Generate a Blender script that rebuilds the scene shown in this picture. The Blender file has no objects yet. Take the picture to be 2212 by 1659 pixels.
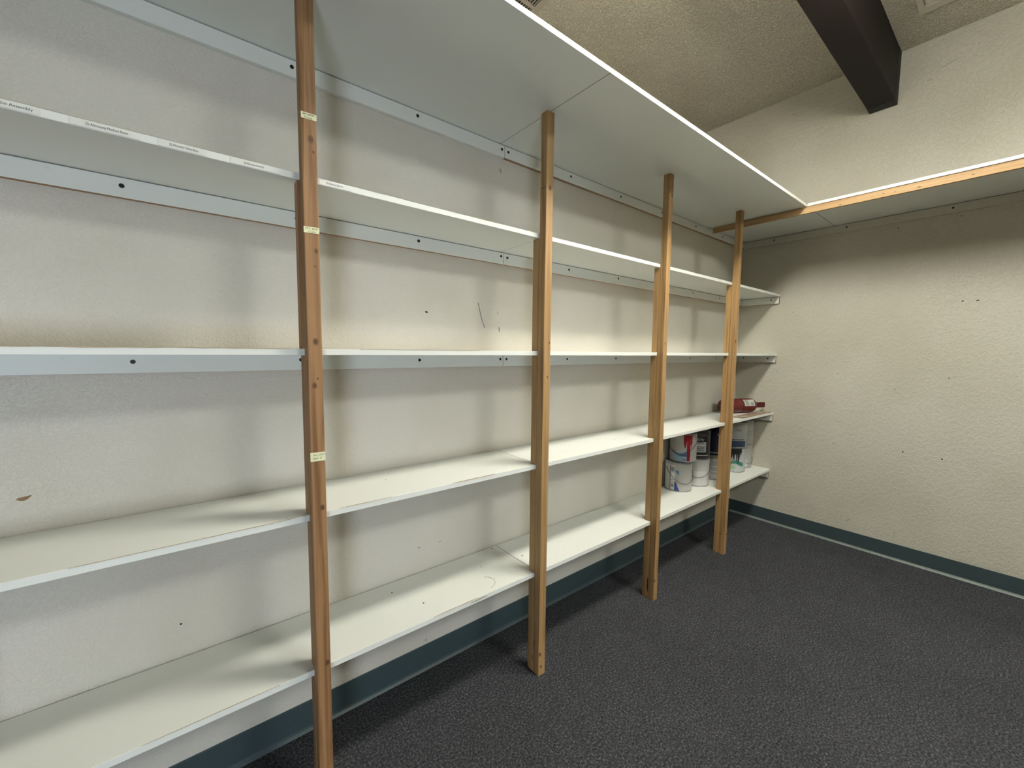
import bpy, bmesh, math, random
from mathutils import Vector, Matrix

random.seed(7)
sc = bpy.context.scene
COL = sc.collection

# ------------------------------------------------------------------ camera
CAM = Vector((-3.8788, -1.6141, 1.45))
YAW, PITCH, ROLL, FPX = 0.675, -0.0809, 0.0104, 884.46
fw = Vector((math.sin(YAW) * math.cos(PITCH), math.cos(YAW) * math.cos(PITCH), math.sin(PITCH)))
rt = Vector((math.cos(YAW), -math.sin(YAW), 0))
up = rt.cross(fw)
r2 = rt * math.cos(ROLL) + up * math.sin(ROLL)
u2 = -rt * math.sin(ROLL) + up * math.cos(ROLL)
cam = bpy.data.cameras.new('camera')
cam.sensor_width = 36.0
cam.lens = FPX / 2212.0 * 36.0
cam.clip_start = 0.02
camo = bpy.data.objects.new('camera', cam)
COL.objects.link(camo)
camo.matrix_world = Matrix(((r2.x, u2.x, -fw.x, CAM.x), (r2.y, u2.y, -fw.y, CAM.y),
                            (r2.z, u2.z, -fw.z, CAM.z), (0, 0, 0, 1)))
sc.camera = camo

# ------------------------------------------------------------------ world, exposure
SKY = 34.0            # overcast daylight outside the window
LAMP = 67.0           # the hanging strip lights
w = bpy.data.worlds.new('overcast_sky')
sc.world = w
w.use_nodes = True
bg = w.node_tree.nodes['Background']
bg.inputs[0].default_value = (0.75, 0.87, 1.03, 1)
bg.inputs[1].default_value = SKY
vs = sc.view_settings
vs.view_transform = 'Standard'
vs.look = 'None'
vs.gamma = 1.0
vs.use_curve_mapping = False
vs.exposure = 0.07

# ------------------------------------------------------------------ measures (metres)
H = 3.492
DS, D, DB = 0.3156, 0.651, 0.6526
LV = {1: (2.4113, 2.4294), 2: (1.9189, 1.9372), 3: (1.4312, 1.4495), 4: (0.9372, 0.9562), 5: (0.4462, 0.4655)}
XL, YR, YUP = -6.6, -4.6, 0.9
XJ = -2.684          # joint of the shelf boards
XE = -5.0            # near end of the shelves
CT = 0.019
WIN1 = (-6.35, -5.25, 0.12, 1.25)     # x0,x1,z0,z1 in wall_right


# ------------------------------------------------------------------ materials
def nt(name):
    m = bpy.data.materials.new(name)
    m.use_nodes = True
    t = m.node_tree
    return m, t, t.nodes['Principled BSDF']


def N(t, kind, **kw):
    n = t.nodes.new(kind)
    for k, v in kw.items():
        if k in n.inputs:
            n.inputs[k].default_value = v
        else:
            setattr(n, k, v)
    return n


def plain(name, col, rough=0.5, metal=0.0, noise=0.0, nscale=30.0, bump=0.0, bscale=200.0):
    m, t, b = nt(name)
    b.inputs['Roughness'].default_value = rough
    b.inputs['Metallic'].default_value = metal
    tc = N(t, 'ShaderNodeTexCoord')
    nz = N(t, 'ShaderNodeTexNoise', Scale=nscale, Detail=4.0)
    t.links.new(tc.outputs['Object'], nz.inputs['Vector'])
    mx = N(t, 'ShaderNodeMix', data_type='RGBA')
    d = [max(0, c * (1 - noise)) for c in col]
    l = [min(1, c * (1 + noise * .5)) for c in col]
    mx.inputs[6].default_value = (*d, 1)
    mx.inputs[7].default_value = (*l, 1)
    t.links.new(nz.outputs['Fac'], mx.inputs[0])
    t.links.new(mx.outputs[2], b.inputs['Base Color'])
    if bump:
        n2 = N(t, 'ShaderNodeTexNoise', Scale=bscale, Detail=3.0)
        t.links.new(tc.outputs['Object'], n2.inputs['Vector'])
        bp = N(t, 'ShaderNodeBump', Strength=bump, Distance=0.002)
        t.links.new(n2.outputs['Fac'], bp.inputs['Height'])
        t.links.new(bp.outputs['Normal'], b.inputs['Normal'])
    return m


def wall_paint(name, col, b_strength, scale, dist, stain=0.10):
    m, t, b = nt(name)
    b.inputs['Roughness'].default_value = 0.55
    tc = N(t, 'ShaderNodeTexCoord')
    big = N(t, 'ShaderNodeTexNoise', Scale=1.7, Detail=3.0)
    t.links.new(tc.outputs['Object'], big.inputs['Vector'])
    mx = N(t, 'ShaderNodeMix', data_type='RGBA')
    mx.inputs[6].default_value = (col[0] * (1 - stain), col[1] * (1 - stain * 1.05), col[2] * (1 - stain * 1.4), 1)
    mx.inputs[7].default_value = (*col, 1)
    cr = N(t, 'ShaderNodeMapRange')
    cr.inputs[1].default_value = 0.35
    cr.inputs[2].default_value = 0.62
    t.links.new(big.outputs['Fac'], cr.inputs[0])
    t.links.new(cr.outputs[0], mx.inputs[0])
    # knock-down plaster relief: raised islands over a fine grain
    n1 = N(t, 'ShaderNodeTexNoise', Scale=scale, Detail=3.0, Roughness=0.6, Distortion=0.8)
    n2 = N(t, 'ShaderNodeTexNoise', Scale=scale * 3.5, Detail=2.0)
    for n in (n1, n2):
        t.links.new(tc.outputs['Object'], n.inputs['Vector'])
    r1 = N(t, 'ShaderNodeMapRange', interpolation_type='SMOOTHSTEP')
    r1.inputs[1].default_value = 0.45
    r1.inputs[2].default_value = 0.58
    t.links.new(n1.outputs['Fac'], r1.inputs[0])
    ad = N(t, 'ShaderNodeMath', operation='MULTIPLY_ADD')
    ad.inputs[1].default_value = 0.45
    t.links.new(n2.outputs['Fac'], ad.inputs[0])
    t.links.new(r1.outputs[0], ad.inputs[2])
    bp = N(t, 'ShaderNodeBump', Strength=b_strength, Distance=dist)
    t.links.new(ad.outputs[0], bp.inputs['Height'])
    t.links.new(bp.outputs['Normal'], b.inputs['Normal'])
    t.links.new(mx.outputs[2], b.inputs['Base Color'])
    return m


def wood(name, col, dark, knots=(), scale=1.0, axis='z'):
    """long-grained softwood; knots = (x, z, radius) in object coordinates"""
    m, t, b = nt(name)
    b.inputs['Roughness'].default_value = 0.6
    tc = N(t, 'ShaderNodeTexCoord')
    co = tc.outputs['Object']
    mp = N(t, 'ShaderNodeMapping')
    mp.inputs['Scale'].default_value = (55, 55, 1.6) if axis == 'z' else ((1.6, 55, 55) if axis == 'x' else (55, 1.6, 55))
    t.links.new(co, mp.inputs['Vector'])
    vec = mp.outputs['Vector']
    sep = N(t, 'ShaderNodeSeparateXYZ')
    t.links.new(co, sep.inputs[0])
    ktot = None
    for (kx, kz, kr) in knots:
        a = N(t, 'ShaderNodeMath', operation='SUBTRACT')
        t.links.new(sep.outputs[0], a.inputs[0]); a.inputs[1].default_value = kx
        c = N(t, 'ShaderNodeMath', operation='SUBTRACT')
        t.links.new(sep.outputs[2], c.inputs[0]); c.inputs[1].default_value = kz
        a2 = N(t, 'ShaderNodeMath', operation='POWER'); a2.inputs[1].default_value = 2
        t.links.new(a.outputs[0], a2.inputs[0])
        cs = N(t, 'ShaderNodeMath', operation='MULTIPLY'); cs.inputs[1].default_value = 0.72
        t.links.new(c.outputs[0], cs.inputs[0])
        c2 = N(t, 'ShaderNodeMath', operation='POWER'); c2.inputs[1].default_value = 2
        t.links.new(cs.outputs[0], c2.inputs[0])
        s = N(t, 'ShaderNodeMath', operation='ADD')
        t.links.new(a2.outputs[0], s.inputs[0]); t.links.new(c2.outputs[0], s.inputs[1])
        q = N(t, 'ShaderNodeMath', operation='SQRT'); t.links.new(s.outputs[0], q.inputs[0])
        r = N(t, 'ShaderNodeMapRange', interpolation_type='SMOOTHSTEP')
        r.inputs[1].default_value = kr * 0.5; r.inputs[2].default_value = kr * 1.6
        r.inputs[3].default_value = 1.0; r.inputs[4].default_value = 0.0
        t.links.new(q.outputs[0], r.inputs[0])
        if ktot is None:
            ktot = r.outputs[0]
        else:
            mxm = N(t, 'ShaderNodeMath', operation='MAXIMUM')
            t.links.new(ktot, mxm.inputs[0]); t.links.new(r.outputs[0], mxm.inputs[1])
            ktot = mxm.outputs[0]
    n1 = N(t, 'ShaderNodeTexNoise', Scale=scale, Detail=5.0, Distortion=0.6)
    t.links.new(vec, n1.inputs['Vector'])
    wv = N(t, 'ShaderNodeTexNoise', Scale=4.5 * scale, Detail=2.0)
    t.links.new(vec, wv.inputs['Vector'])
    r1 = N(t, 'ShaderNodeMapRange', interpolation_type='SMOOTHSTEP')
    r1.inputs[1].default_value = 0.42; r1.inputs[2].default_value = 0.70
    t.links.new(n1.outputs['Fac'], r1.inputs[0])
    mul = N(t, 'ShaderNodeMath', operation='MULTIPLY')
    t.links.new(r1.outputs[0], mul.inputs[0]); mul.inputs[1].default_value = 0.75
    mx = N(t, 'ShaderNodeMix', data_type='RGBA')
    mx.inputs[6].default_value = (*col, 1)
    mx.inputs[7].default_value = (*dark, 1)
    t.links.new(mul.outputs[0], mx.inputs[0])
    out = mx.outputs[2]
    # blotchy age
    bl = N(t, 'ShaderNodeTexNoise', Scale=5.0, Detail=3.0)
    t.links.new(co, bl.inputs['Vector'])
    m2 = N(t, 'ShaderNodeMix', data_type='RGBA', blend_type='MULTIPLY')
    m2.inputs[7].default_value = (0.78, 0.72, 0.66, 1)
    t.links.new(bl.outputs['Fac'], m2.inputs[0])
    t.links.new(out, m2.inputs[6])
    out = m2.outputs[2]
    if ktot is not None:
        m3 = N(t, 'ShaderNodeMix', data_type='RGBA')
        m3.inputs[7].default_value = (0.095, 0.042, 0.016, 1)
        t.links.new(ktot, m3.inputs[0]); t.links.new(out, m3.inputs[6])
        out = m3.outputs[2]
    t.links.new(out, b.inputs['Base Color'])
    bp = N(t, 'ShaderNodeBump', Strength=0.25, Distance=0.001)
    t.links.new(wv.outputs['Fac'], bp.inputs['Height'])
    t.links.new(bp.outputs['Normal'], b.inputs['Normal'])
    return m


def melamine(name, col):
    m, t, b = nt(name)
    b.inputs['Roughness'].default_value = 0.42
    tc = N(t, 'ShaderNodeTexCoord')
    n1 = N(t, 'ShaderNodeTexNoise', Scale=3.0, Detail=4.0)
    n2 = N(t, 'ShaderNodeTexNoise', Scale=24.0, Detail=6.0, Roughness=0.7)
    for n in (n1, n2):
        t.links.new(tc.outputs['Object'], n.inputs['Vector'])
    r = N(t, 'ShaderNodeMapRange')
    r.inputs[1].default_value = 0.66; r.inputs[2].default_value = 0.80
    r.inputs[3].default_value = 0.0; r.inputs[4].default_value = 0.45
    t.links.new(n2.outputs['Fac'], r.inputs[0])
    mx = N(t, 'ShaderNodeMix', data_type='RGBA')
    mx.inputs[6].default_value = (col[0] * .95, col[1] * .945, col[2] * .92, 1)
    mx.inputs[7].default_value = (*col, 1)
    t.links.new(n1.outputs['Fac'], mx.inputs[0])
    m2 = N(t, 'ShaderNodeMix', data_type='RGBA')
    m2.inputs[7].default_value = (col[0] * .60, col[1] * .57, col[2] * .5, 1)
    t.links.new(r.outputs[0], m2.inputs[0]); t.links.new(mx.outputs[2], m2.inputs[6])
    t.links.new(m2.outputs[2], b.inputs['Base Color'])
    return m


def carpet_mat():
    m, t, b = nt('grey_loop_carpet')
    b.inputs['Roughness'].default_value = 0.95
    b.inputs['Specular IOR Level'].default_value = 0.15
    tc = N(t, 'ShaderNodeTexCoord')
    n1 = N(t, 'ShaderNodeTexNoise', Scale=120.0, Detail=4.0, Roughness=0.75)
    n2 = N(t, 'ShaderNodeTexNoise', Scale=14.0, Detail=5.0, Roughness=0.65)
    n3 = N(t, 'ShaderNodeTexNoise', Scale=1.3, Detail=3.0)
    for n in (n1, n2, n3):
        t.links.new(tc.outputs['Object'], n.inputs['Vector'])
    r = N(t, 'ShaderNodeMapRange')
    r.inputs[1].default_value = 0.34; r.inputs[2].default_value = 0.70
    t.links.new(n1.outputs['Fac'], r.inputs[0])
    cr = N(t, 'ShaderNodeValToRGB')
    e = cr.color_ramp.elements
    e[0].position = 0.0; e[0].color = (0.013, 0.0132, 0.0148, 1)
    e[1].position = 1.0; e[1].color = (0.165, 0.168, 0.182, 1)
    k = cr.color_ramp.elements.new(0.5); k.color = (0.053, 0.054, 0.059, 1)
    t.links.new(r.outputs[0], cr.inputs[0])
    m2 = N(t, 'ShaderNodeMix', data_type='RGBA', blend_type='MULTIPLY')
    m2.inputs[0].default_value = 1.0
    mr = N(t, 'ShaderNodeMapRange')
    mr.inputs[1].default_value = 0.3; mr.inputs[2].default_value = 0.7
    mr.inputs[3].default_value = 0.72; mr.inputs[4].default_value = 1.2
    av = N(t, 'ShaderNodeMath', operation='ADD')
    hv = N(t, 'ShaderNodeMath', operation='MULTIPLY'); hv.inputs[1].default_value = 0.5
    t.links.new(n2.outputs['Fac'], av.inputs[0]); t.links.new(n3.outputs['Fac'], av.inputs[1])
    t.links.new(av.outputs[0], hv.inputs[0]); t.links.new(hv.outputs[0], mr.inputs[0])
    t.links.new(cr.outputs[0], m2.inputs[6]); t.links.new(mr.outputs[0], m2.inputs[7])
    t.links.new(m2.outputs[2], b.inputs['Base Color'])
    bp = N(t, 'ShaderNodeBump', Strength=0.9, Distance=0.004)
    t.links.new(n1.outputs['Fac'], bp.inputs['Height'])
    t.links.new(bp.outputs['Normal'], b.inputs['Normal'])
    return m


def emit(name, col, s):
    m = bpy.data.materials.new(name)
    m.use_nodes = True
    t = m.node_tree
    t.nodes.clear()
    e = t.nodes.new('ShaderNodeEmission')
    e.inputs[0].default_value = (*col, 1)
    e.inputs[1].default_value = s
    o = t.nodes.new('ShaderNodeOutputMaterial')
    t.links.new(e.outputs[0], o.inputs[0])
    return m


def pane_mat():
    m = bpy.data.materials.new('window_glass')
    m.use_nodes = True
    t = m.node_tree
    t.nodes.clear()
    a = t.nodes.new('ShaderNodeBsdfTransparent')
    g = t.nodes.new('ShaderNodeBsdfGlossy')
    g.inputs['Roughness'].default_value = 0.03
    f = t.nodes.new('ShaderNodeFresnel')
    mx = t.nodes.new('ShaderNodeMixShader')
    o = t.nodes.new('ShaderNodeOutputMaterial')
    t.links.new(f.outputs[0], mx.inputs[0])
    t.links.new(a.outputs[0], mx.inputs[1])
    t.links.new(g.outputs[0], mx.inputs[2])
    t.links.new(mx.outputs[0], o.inputs[0])
    return m


def matte(m, spec):
    m.node_tree.nodes['Principled BSDF'].inputs['Specular IOR Level'].default_value = spec
    return m


M = {
    'wall': wall_paint('cream_wall_paint', (0.655, 0.62, 0.55), 0.55, 105.0, 0.0014),
    'wallb': wall_paint('cream_knockdown_paint', (0.585, 0.56, 0.478), 0.60, 42.0, 0.0023),
    'wallt': wall_paint('unseen_wall_tan', (0.24, 0.19, 0.11), 0.4, 40.0, 0.002),  # walls out of view; tan picked to bounce less and warmer light
    'ceil': wall_paint('popcorn_ceiling', (0.60, 0.555, 0.455), 1.0, 75.0, 0.008),
    'carpet': carpet_mat(),
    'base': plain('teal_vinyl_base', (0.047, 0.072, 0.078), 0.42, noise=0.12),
    'toe': plain('teal_vinyl_lit_toe', (0.19, 0.225, 0.21), 0.4, noise=0.15),  # lighter copy of the base vinyl: the light on the toe is in its colour
    'mel': melamine('white_melamine', (0.75, 0.765, 0.725)),
    'raw': plain('raw_particle_board', (0.36, 0.22, 0.12), 0.85, noise=0.35, nscale=300),
    'screw': plain('black_screw_head', (0.012, 0.010, 0.009), 0.4, 0.3),
    'beam': matte(plain('dark_brown_beam_paint', (0.010, 0.0058, 0.0055), 0.6, noise=0.3, nscale=6), 0.18),
    'beamend': plain('beam_gap_shade', (0.006, 0.005, 0.005), 0.7),  # near-black colour in place of the shade at the beam's wall end
    'vent': plain('beige_vent_metal', (0.36, 0.32, 0.26), 0.5, noise=0.1),
    'ventdark': plain('vent_duct_dark', (0.012, 0.010, 0.008), 0.8),
    'panel': plain('beige_ceiling_panel', (0.44, 0.405, 0.33), 0.6, noise=0.06),
    'house': plain('white_enamel_housing', (0.7, 0.7, 0.68), 0.4),
    'lens': emit('fluorescent_lens', (1.0, 0.96, 0.85), LAMP),
    'lens_b': emit('cool_fluorescent_lens', (0.95, 1.0, 0.95), LAMP * .57),
    'chain': plain('steel_rod', (0.4, 0.4, 0.4), 0.35, 0.9),
    'glass': pane_mat(),
    'frame': plain('white_window_frame', (0.75, 0.75, 0.73), 0.5),
    'note': plain('pale_yellow_paper', (0.80, 0.79, 0.50), 0.8, noise=0.06),
    'ink': plain('dark_pen_ink', (0.03, 0.03, 0.035), 0.6),
    'tape': plain('clear_label_tape', (0.73, 0.73, 0.68), 0.35, noise=0.08),
    'dirt': plain('grey_smudge', (0.10, 0.09, 0.075), 0.8),
    'rust': plain('rusty_smudge', (0.26, 0.15, 0.07), 0.8),
    'hole': plain('nail_hole_joint_shade', (0.05, 0.045, 0.035), 0.9),
    'scuff': plain('brown_scuff', (0.42, 0.39, 0.32), 0.7),
}


def flat(name, c, rough=0.45, metal=0.0, noise=0.1):
    if name not in M:
        M[name] = plain(name, c, rough, metal, noise=noise, nscale=60)
    return M[name]


# ------------------------------------------------------------------ mesh helpers
def mesh_obj(name, verts, faces, mat, parent=None, smooth=False, mats=None, fmat=None, loc=None):
    me = bpy.data.meshes.new(name)
    me.from_pydata([tuple(v) for v in verts], [], faces)
    for mm in (mats or [mat]):
        me.materials.append(mm)
    if fmat:
        for i, k in enumerate(fmat):
            me.polygons[i].material_index = k
    if smooth:
        for p in me.polygons:
            p.use_smooth = True
    me.update()
    o = bpy.data.objects.new(name, me)
    COL.objects.link(o)
    if parent:
        o.parent = parent
    if loc:
        o.location = loc
    return o


def box_vf(x0, x1, y0, y1, z0, z1):
    v = [(x0, y0, z0), (x1, y0, z0), (x1, y1, z0), (x0, y1, z0), (x0, y0, z1), (x1, y0, z1), (x1, y1, z1), (x0, y1, z1)]
    f = [(0, 3, 2, 1), (4, 5, 6, 7), (0, 1, 5, 4), (1, 2, 6, 5), (2, 3, 7, 6), (3, 0, 4, 7)]
    return v, f   # faces: bottom, top, -y, +x, +y, -x


def boxes(name, bl, mat, parent=None, mats=None, fm=None):
    V, F, FM = [], [], []
    for b in bl:
        v, f = box_vf(*b)
        o = len(V)
        V += v
        F += [tuple(i + o for i in q) for q in f]
        FM += fm or [0] * 6
    return mesh_obj(name, V, F, mat, parent, mats=mats, fmat=FM)


def bevel_box(name, b, mat, parent=None, w=0.0012, mats=None, fm=None, seg=1):
    v, f = box_vf(*b)
    bm = bmesh.new()
    vs_ = [bm.verts.new(p) for p in v]
    for i, q in enumerate(f):
        fc = bm.faces.new([vs_[k] for k in q])
        fc.material_index = (fm or [0] * 6)[i]
    bmesh.ops.bevel(bm, geom=list(bm.edges), offset=w, segments=seg, affect='EDGES', clamp_overlap=True)
    me = bpy.data.meshes.new(name)
    bm.to_mesh(me); bm.free()
    for mm in (mats or [mat]):
        me.materials.append(mm)
    o = bpy.data.objects.new(name, me)
    COL.objects.link(o)
    if parent:
        o.parent = parent
    return o


def loft(name, secs, mat, parent=None, loc=None):
    n = len(secs[0])
    V = [p for s in secs for p in s]
    F = []
    for k in range(len(secs) - 1):
        for i in range(n):
            j = (i + 1) % n
            F.append((k * n + i, k * n + j, (k + 1) * n + j, (k + 1) * n + i))
    F.append(tuple(reversed(range(n))))
    F.append(tuple(range((len(secs) - 1) * n, len(secs) * n)))
    return mesh_obj(name, V, F, mat, parent, loc=loc)


def lathe(name, prof, mat, parent=None, seg=40, axis='z', mats=None, pm=None):
    """prof = [(r, z)], revolved round z"""
    V, F, FM = [], [], []
    for r, z in prof:
        for i in range(seg):
            a = 2 * math.pi * i / seg
            V.append((r * math.cos(a), r * math.sin(a), z))
    for k in range(len(prof) - 1):
        for i in range(seg):
            j = (i + 1) % seg
            F.append((k * seg + i, k * seg + j, (k + 1) * seg + j, (k + 1) * seg + i))
            FM.append(pm[k] if pm else 0)
    F.append(tuple(reversed(range(seg)))); FM.append(pm[0] if pm else 0)
    F.append(tuple(range((len(prof) - 1) * seg, len(prof) * seg))); FM.append(pm[-1] if pm else 0)
    o = mesh_obj(name, V, F, mat, parent, mats=mats, fmat=FM)
    for p in o.data.polygons:
        p.use_smooth = len(p.vertices) == 4
    try:
        o.data.set_sharp_from_angle(angle=math.radians(35))
    except Exception:
        pass
    return o


def tube(name, pts, r, mat, parent=None, seg=6):
    V, F = [], []
    pts = [Vector(p) for p in pts]
    for k, p in enumerate(pts):
        t = (pts[min(k + 1, len(pts) - 1)] - pts[max(k - 1, 0)]).normalized()
        a = t.orthogonal().normalized() if abs(t.z) < .95 else Vector((1, 0, 0))
        a = (Vector((0, 0, 1)) - t * t.z)
        if a.length < 1e-3:
            a = t.orthogonal()
        a.normalize()
        b = t.cross(a)
        for i in range(seg):
            an = 2 * math.pi * i / seg
            V.append(p + a * (r * math.cos(an)) + b * (r * math.sin(an)))
    for k in range(len(pts) - 1):
        for i in range(seg):
            j = (i + 1) % seg
            F.append((k * seg + i, k * seg + j, (k + 1) * seg + j, (k + 1) * seg + i))
    F.append(tuple(reversed(range(seg))))
    F.append(tuple(range((len(pts) - 1) * seg, len(pts) * seg)))
    return mesh_obj(name, V, F, mat, parent, smooth=True)


def empty(name, loc=(0, 0, 0), rz=0.0):
    o = bpy.data.objects.new(name, None)
    o.empty_display_size = 0.05
    COL.objects.link(o)
    o.location = loc
    o.rotation_euler = (0, 0, rz)
    return o


def tag(o, label, cat=None, group=None, kind=None):
    o['label'] = label
    if cat:
        o['category'] = cat
    if group:
        o['group'] = group
    if kind:
        o['kind'] = kind
    return o


def structure(o, label=None):
    o['kind'] = 'structure'
    if label:
        o['label'] = label
    return o


def text_verts(body, size, shear=0.0, align='LEFT', xs=1.0):
    cu = bpy.data.curves.new('lettering', 'FONT')
    cu.body = body
    cu.size = size
    cu.shear = shear
    cu.align_x = align
    cu.resolution_u = 2
    to = bpy.data.objects.new('lettering', cu)
    COL.objects.link(to)
    dg = bpy.context.evaluated_depsgraph_get()
    me = bpy.data.meshes.new_from_object(to.evaluated_get(dg))
    V = [(v.co.x * xs, v.co.y) for v in me.vertices]
    F = [tuple(p.vertices) for p in me.polygons]
    bpy.data.objects.remove(to)
    bpy.data.curves.remove(cu)
    bpy.data.meshes.remove(me)
    return V, F


def disc_x(name, c, r, mat, parent, axis='y', depth=0.0012, seg=12, rz=1.0):
    """small flat round head standing proud of a wall; axis 'y': faces -y, 'x': faces -x, 'z': faces up"""
    V, F = [], []
    for lay in (0, 1):
        for i in range(seg):
            a = 2 * math.pi * i / seg
            p, q = r * math.cos(a), r * rz * math.sin(a)
            d = depth * lay
            if axis == 'y':
                V.append((c[0] + p, c[1] - d, c[2] + q))
            elif axis == 'x':
                V.append((c[0] - d, c[1] - p, c[2] + q))
            else:
                V.append((c[0] + p, c[1] + q, c[2] + d))
    for i in range(seg):
        j = (i + 1) % seg
        F.append((i, j, seg + j, seg + i))
    F.append(tuple(range(seg, 2 * seg)))
    F.append(tuple(reversed(range(seg))))
    return mesh_obj(name, V, F, mat, parent)


def blob(name, c, w_, h_, mat, parent, axis='y', rot=0.0, seed=0):
    """thin irregular chip or smear on a wall"""
    rnd = random.Random(seed)
    seg = 11
    V, F = [], []
    rr = [rnd.uniform(.6, 1.1) for _ in range(seg)]
    for lay in (0, 1):
        for i in range(seg):
            a = 2 * math.pi * i / seg
            p0, q0 = w_ * rr[i] * math.cos(a), h_ * rr[i] * math.sin(a)
            p = p0 * math.cos(rot) - q0 * math.sin(rot)
            q = p0 * math.sin(rot) + q0 * math.cos(rot)
            d = 0.0008 * lay
            if axis == 'y':
                V.append((c[0] + p, c[1] - d, c[2] + q))
            elif axis == 'x':
                V.append((c[0] - d, c[1] - p, c[2] + q))
            else:
                V.append((c[0] + p, c[1] + q, c[2] + d))
    for i in range(seg):
        j = (i + 1) % seg
        F.append((i, j, seg + j, seg + i))
    F.append(tuple(range(seg, 2 * seg)))
    F.append(tuple(reversed(range(seg))))
    return mesh_obj(name, V, F, mat, parent)


# ------------------------------------------------------------------ room shell
T = 0.12
fl = structure(boxes('floor', [(XL - T, T, YR - T, YUP + T, -0.1, 0)], M['carpet']), 'dark grey looped carpet floor')
structure(boxes('ceiling', [(XL - T, T, YR - T, YUP + T, H, H + 0.1)], M['ceil']), 'beige popcorn textured ceiling')
# left wall: full below, set back above a ledge that the top shelf hides
wl = structure(boxes('wall_left', [(XL, 0, 0, YUP + T, 0, 2.6), (XL, 0, YUP, YUP + T, 2.6, H)], M['wall']),
               'cream textured wall behind the long shelves')
wb = structure(boxes('wall_back', [(0, T, YR - T, YUP + T, 0, H)], M['wallb']), 'bare cream plaster wall at the end of the shelves')
x0, x1, z0, z1 = WIN1
structure(boxes('wall_right', [(x1, 0, YR - T, YR, 0, H), (XL - T, x0, YR - T, YR, 0, H), (x0, x1, YR - T, YR, 0, z0), (x0, x1, YR - T, YR, z1, H)],
                M['wallt']))
structure(boxes('wall_front', [(XL - T, XL, YR, YUP + T, 0, H)], M['wallt']))


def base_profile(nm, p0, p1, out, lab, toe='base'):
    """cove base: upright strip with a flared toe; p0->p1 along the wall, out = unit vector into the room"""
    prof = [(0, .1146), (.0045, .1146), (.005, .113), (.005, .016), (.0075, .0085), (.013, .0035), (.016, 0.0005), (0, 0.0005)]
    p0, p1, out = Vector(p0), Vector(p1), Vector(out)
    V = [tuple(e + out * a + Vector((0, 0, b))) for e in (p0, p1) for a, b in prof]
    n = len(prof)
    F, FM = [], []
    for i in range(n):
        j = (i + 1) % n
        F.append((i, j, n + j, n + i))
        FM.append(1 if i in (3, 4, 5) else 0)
    F += [tuple(reversed(range(n))), tuple(range(n, 2 * n))]
    FM += [0, 0]
    return structure(mesh_obj(nm, V, F, None, mats=[M['base'], M[toe]], fmat=FM), lab)


base_profile('baseboard_left', (XL, 0, 0), (0, 0, 0), (0, -1, 0), 'teal vinyl baseboard under the lowest shelf')
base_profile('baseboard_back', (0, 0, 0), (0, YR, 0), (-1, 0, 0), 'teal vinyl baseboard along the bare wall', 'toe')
base_profile('baseboard_right', (0, YR, 0), (XL, YR, 0), (0, 1, 0), 'teal vinyl baseboard')
base_profile('baseboard_front', (XL, YR, 0), (XL, 0, 0), (1, 0, 0), 'teal vinyl baseboard')

# low window behind the camera, outside the picture
x0, x1, z0, z1 = WIN1
wn = structure(boxes('window_1', [(x0, x1, YR - .10, YR - .02, z0, z0 + .05), (x0, x1, YR - .10, YR - .02, z1 - .05, z1),
                                  (x0, x0 + .05, YR - .10, YR - .02, z0 + .05, z1 - .05), (x1 - .05, x1, YR - .10, YR - .02, z0 + .05, z1 - .05)], M['frame']))
boxes('pane', [(x0 + .05, x1 - .05, YR - .063, YR - .057, z0 + .05, z1 - .05)], M['glass'], wn)


def portal(loc, rot, sx, sy):
    l = bpy.data.lights.new('daylight_portal', 'AREA')
    l.shape = 'RECTANGLE'
    l.size, l.size_y = sx, sy
    l.cycles.is_portal = True
    o = bpy.data.objects.new('daylight_portal', l)
    COL.objects.link(o)
    o.location, o.rotation_euler = loc, rot
    return o


portal(((WIN1[0] + WIN1[1]) / 2, YR - T - .005, (WIN1[2] + WIN1[3]) / 2), (math.radians(90), 0, 0), WIN1[1] - WIN1[0], WIN1[3] - WIN1[2])

# ceiling beam
bmr = empty('ceiling_beam', (-3.3, -0.876, 3.1514))
tag(bmr, 'dark brown painted beam running under the textured ceiling into the bare wall', 'beam')
o = bevel_box('beam_body', (-3.3, 3.3 - .085, -.0735, .0735, 0, H - 3.1514 - .001), M['beam'], bmr, 0.004)
o = boxes('beam_end_shade', [(3.3 - .085, 3.299, -.0735, .0735, 0.0, H - 3.1514 - .001)], M['beamend'], bmr)  # dark block standing in for the shaded gap at the wall

# hanging strip lights (above the picture)
def strip_light(x0, x1, y, zl, lab, lens_mat='lens', k=1.0):
    r = empty('strip_light', ((x0 + x1) / 2, y, zl))
    hx = (x1 - x0) / 2
    # housing: shallow trough, opaque on top
    prof = [(-.18, .0), (-.18, .035), (-.09, .085), (.09, .085), (.18, .035), (.18, .0), (.173, .0), (.171, .03), (-.171, .03), (-.173, .0)]
    loft('housing', [[(-hx, a * k, b) for a, b in reversed(prof)], [(hx, a * k, b) for a, b in reversed(prof)]], M['house'], r)
    lens = [(-.125, .028), (-.125, -.045), (-.09, -.070), (.09, -.070), (.125, -.045), (.125, .028)]
    loft('lens', [[(-hx + .02, a * k, b) for a, b in lens], [(hx - .02, a * k, b) for a, b in lens]], M[lens_mat], r)
    if H - zl > .2:
        for s in (-1, 1):
            tube('hanger_rod', [(s * hx * .8, 0, .083), (s * hx * .8, 0, H - zl)], .005, M['chain'], r)
    return tag(r, lab, 'light')


strip_light(-2.64, -1.52, -1.17, 3.06, 'white fluorescent strip light hanging on rods beside the dark beam')
strip_light(-2.55, -1.41, -3.80, H - .0855, 'white fluorescent strip light fixed to the ceiling near the tan wall', 'lens_b', 2.4)

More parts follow.
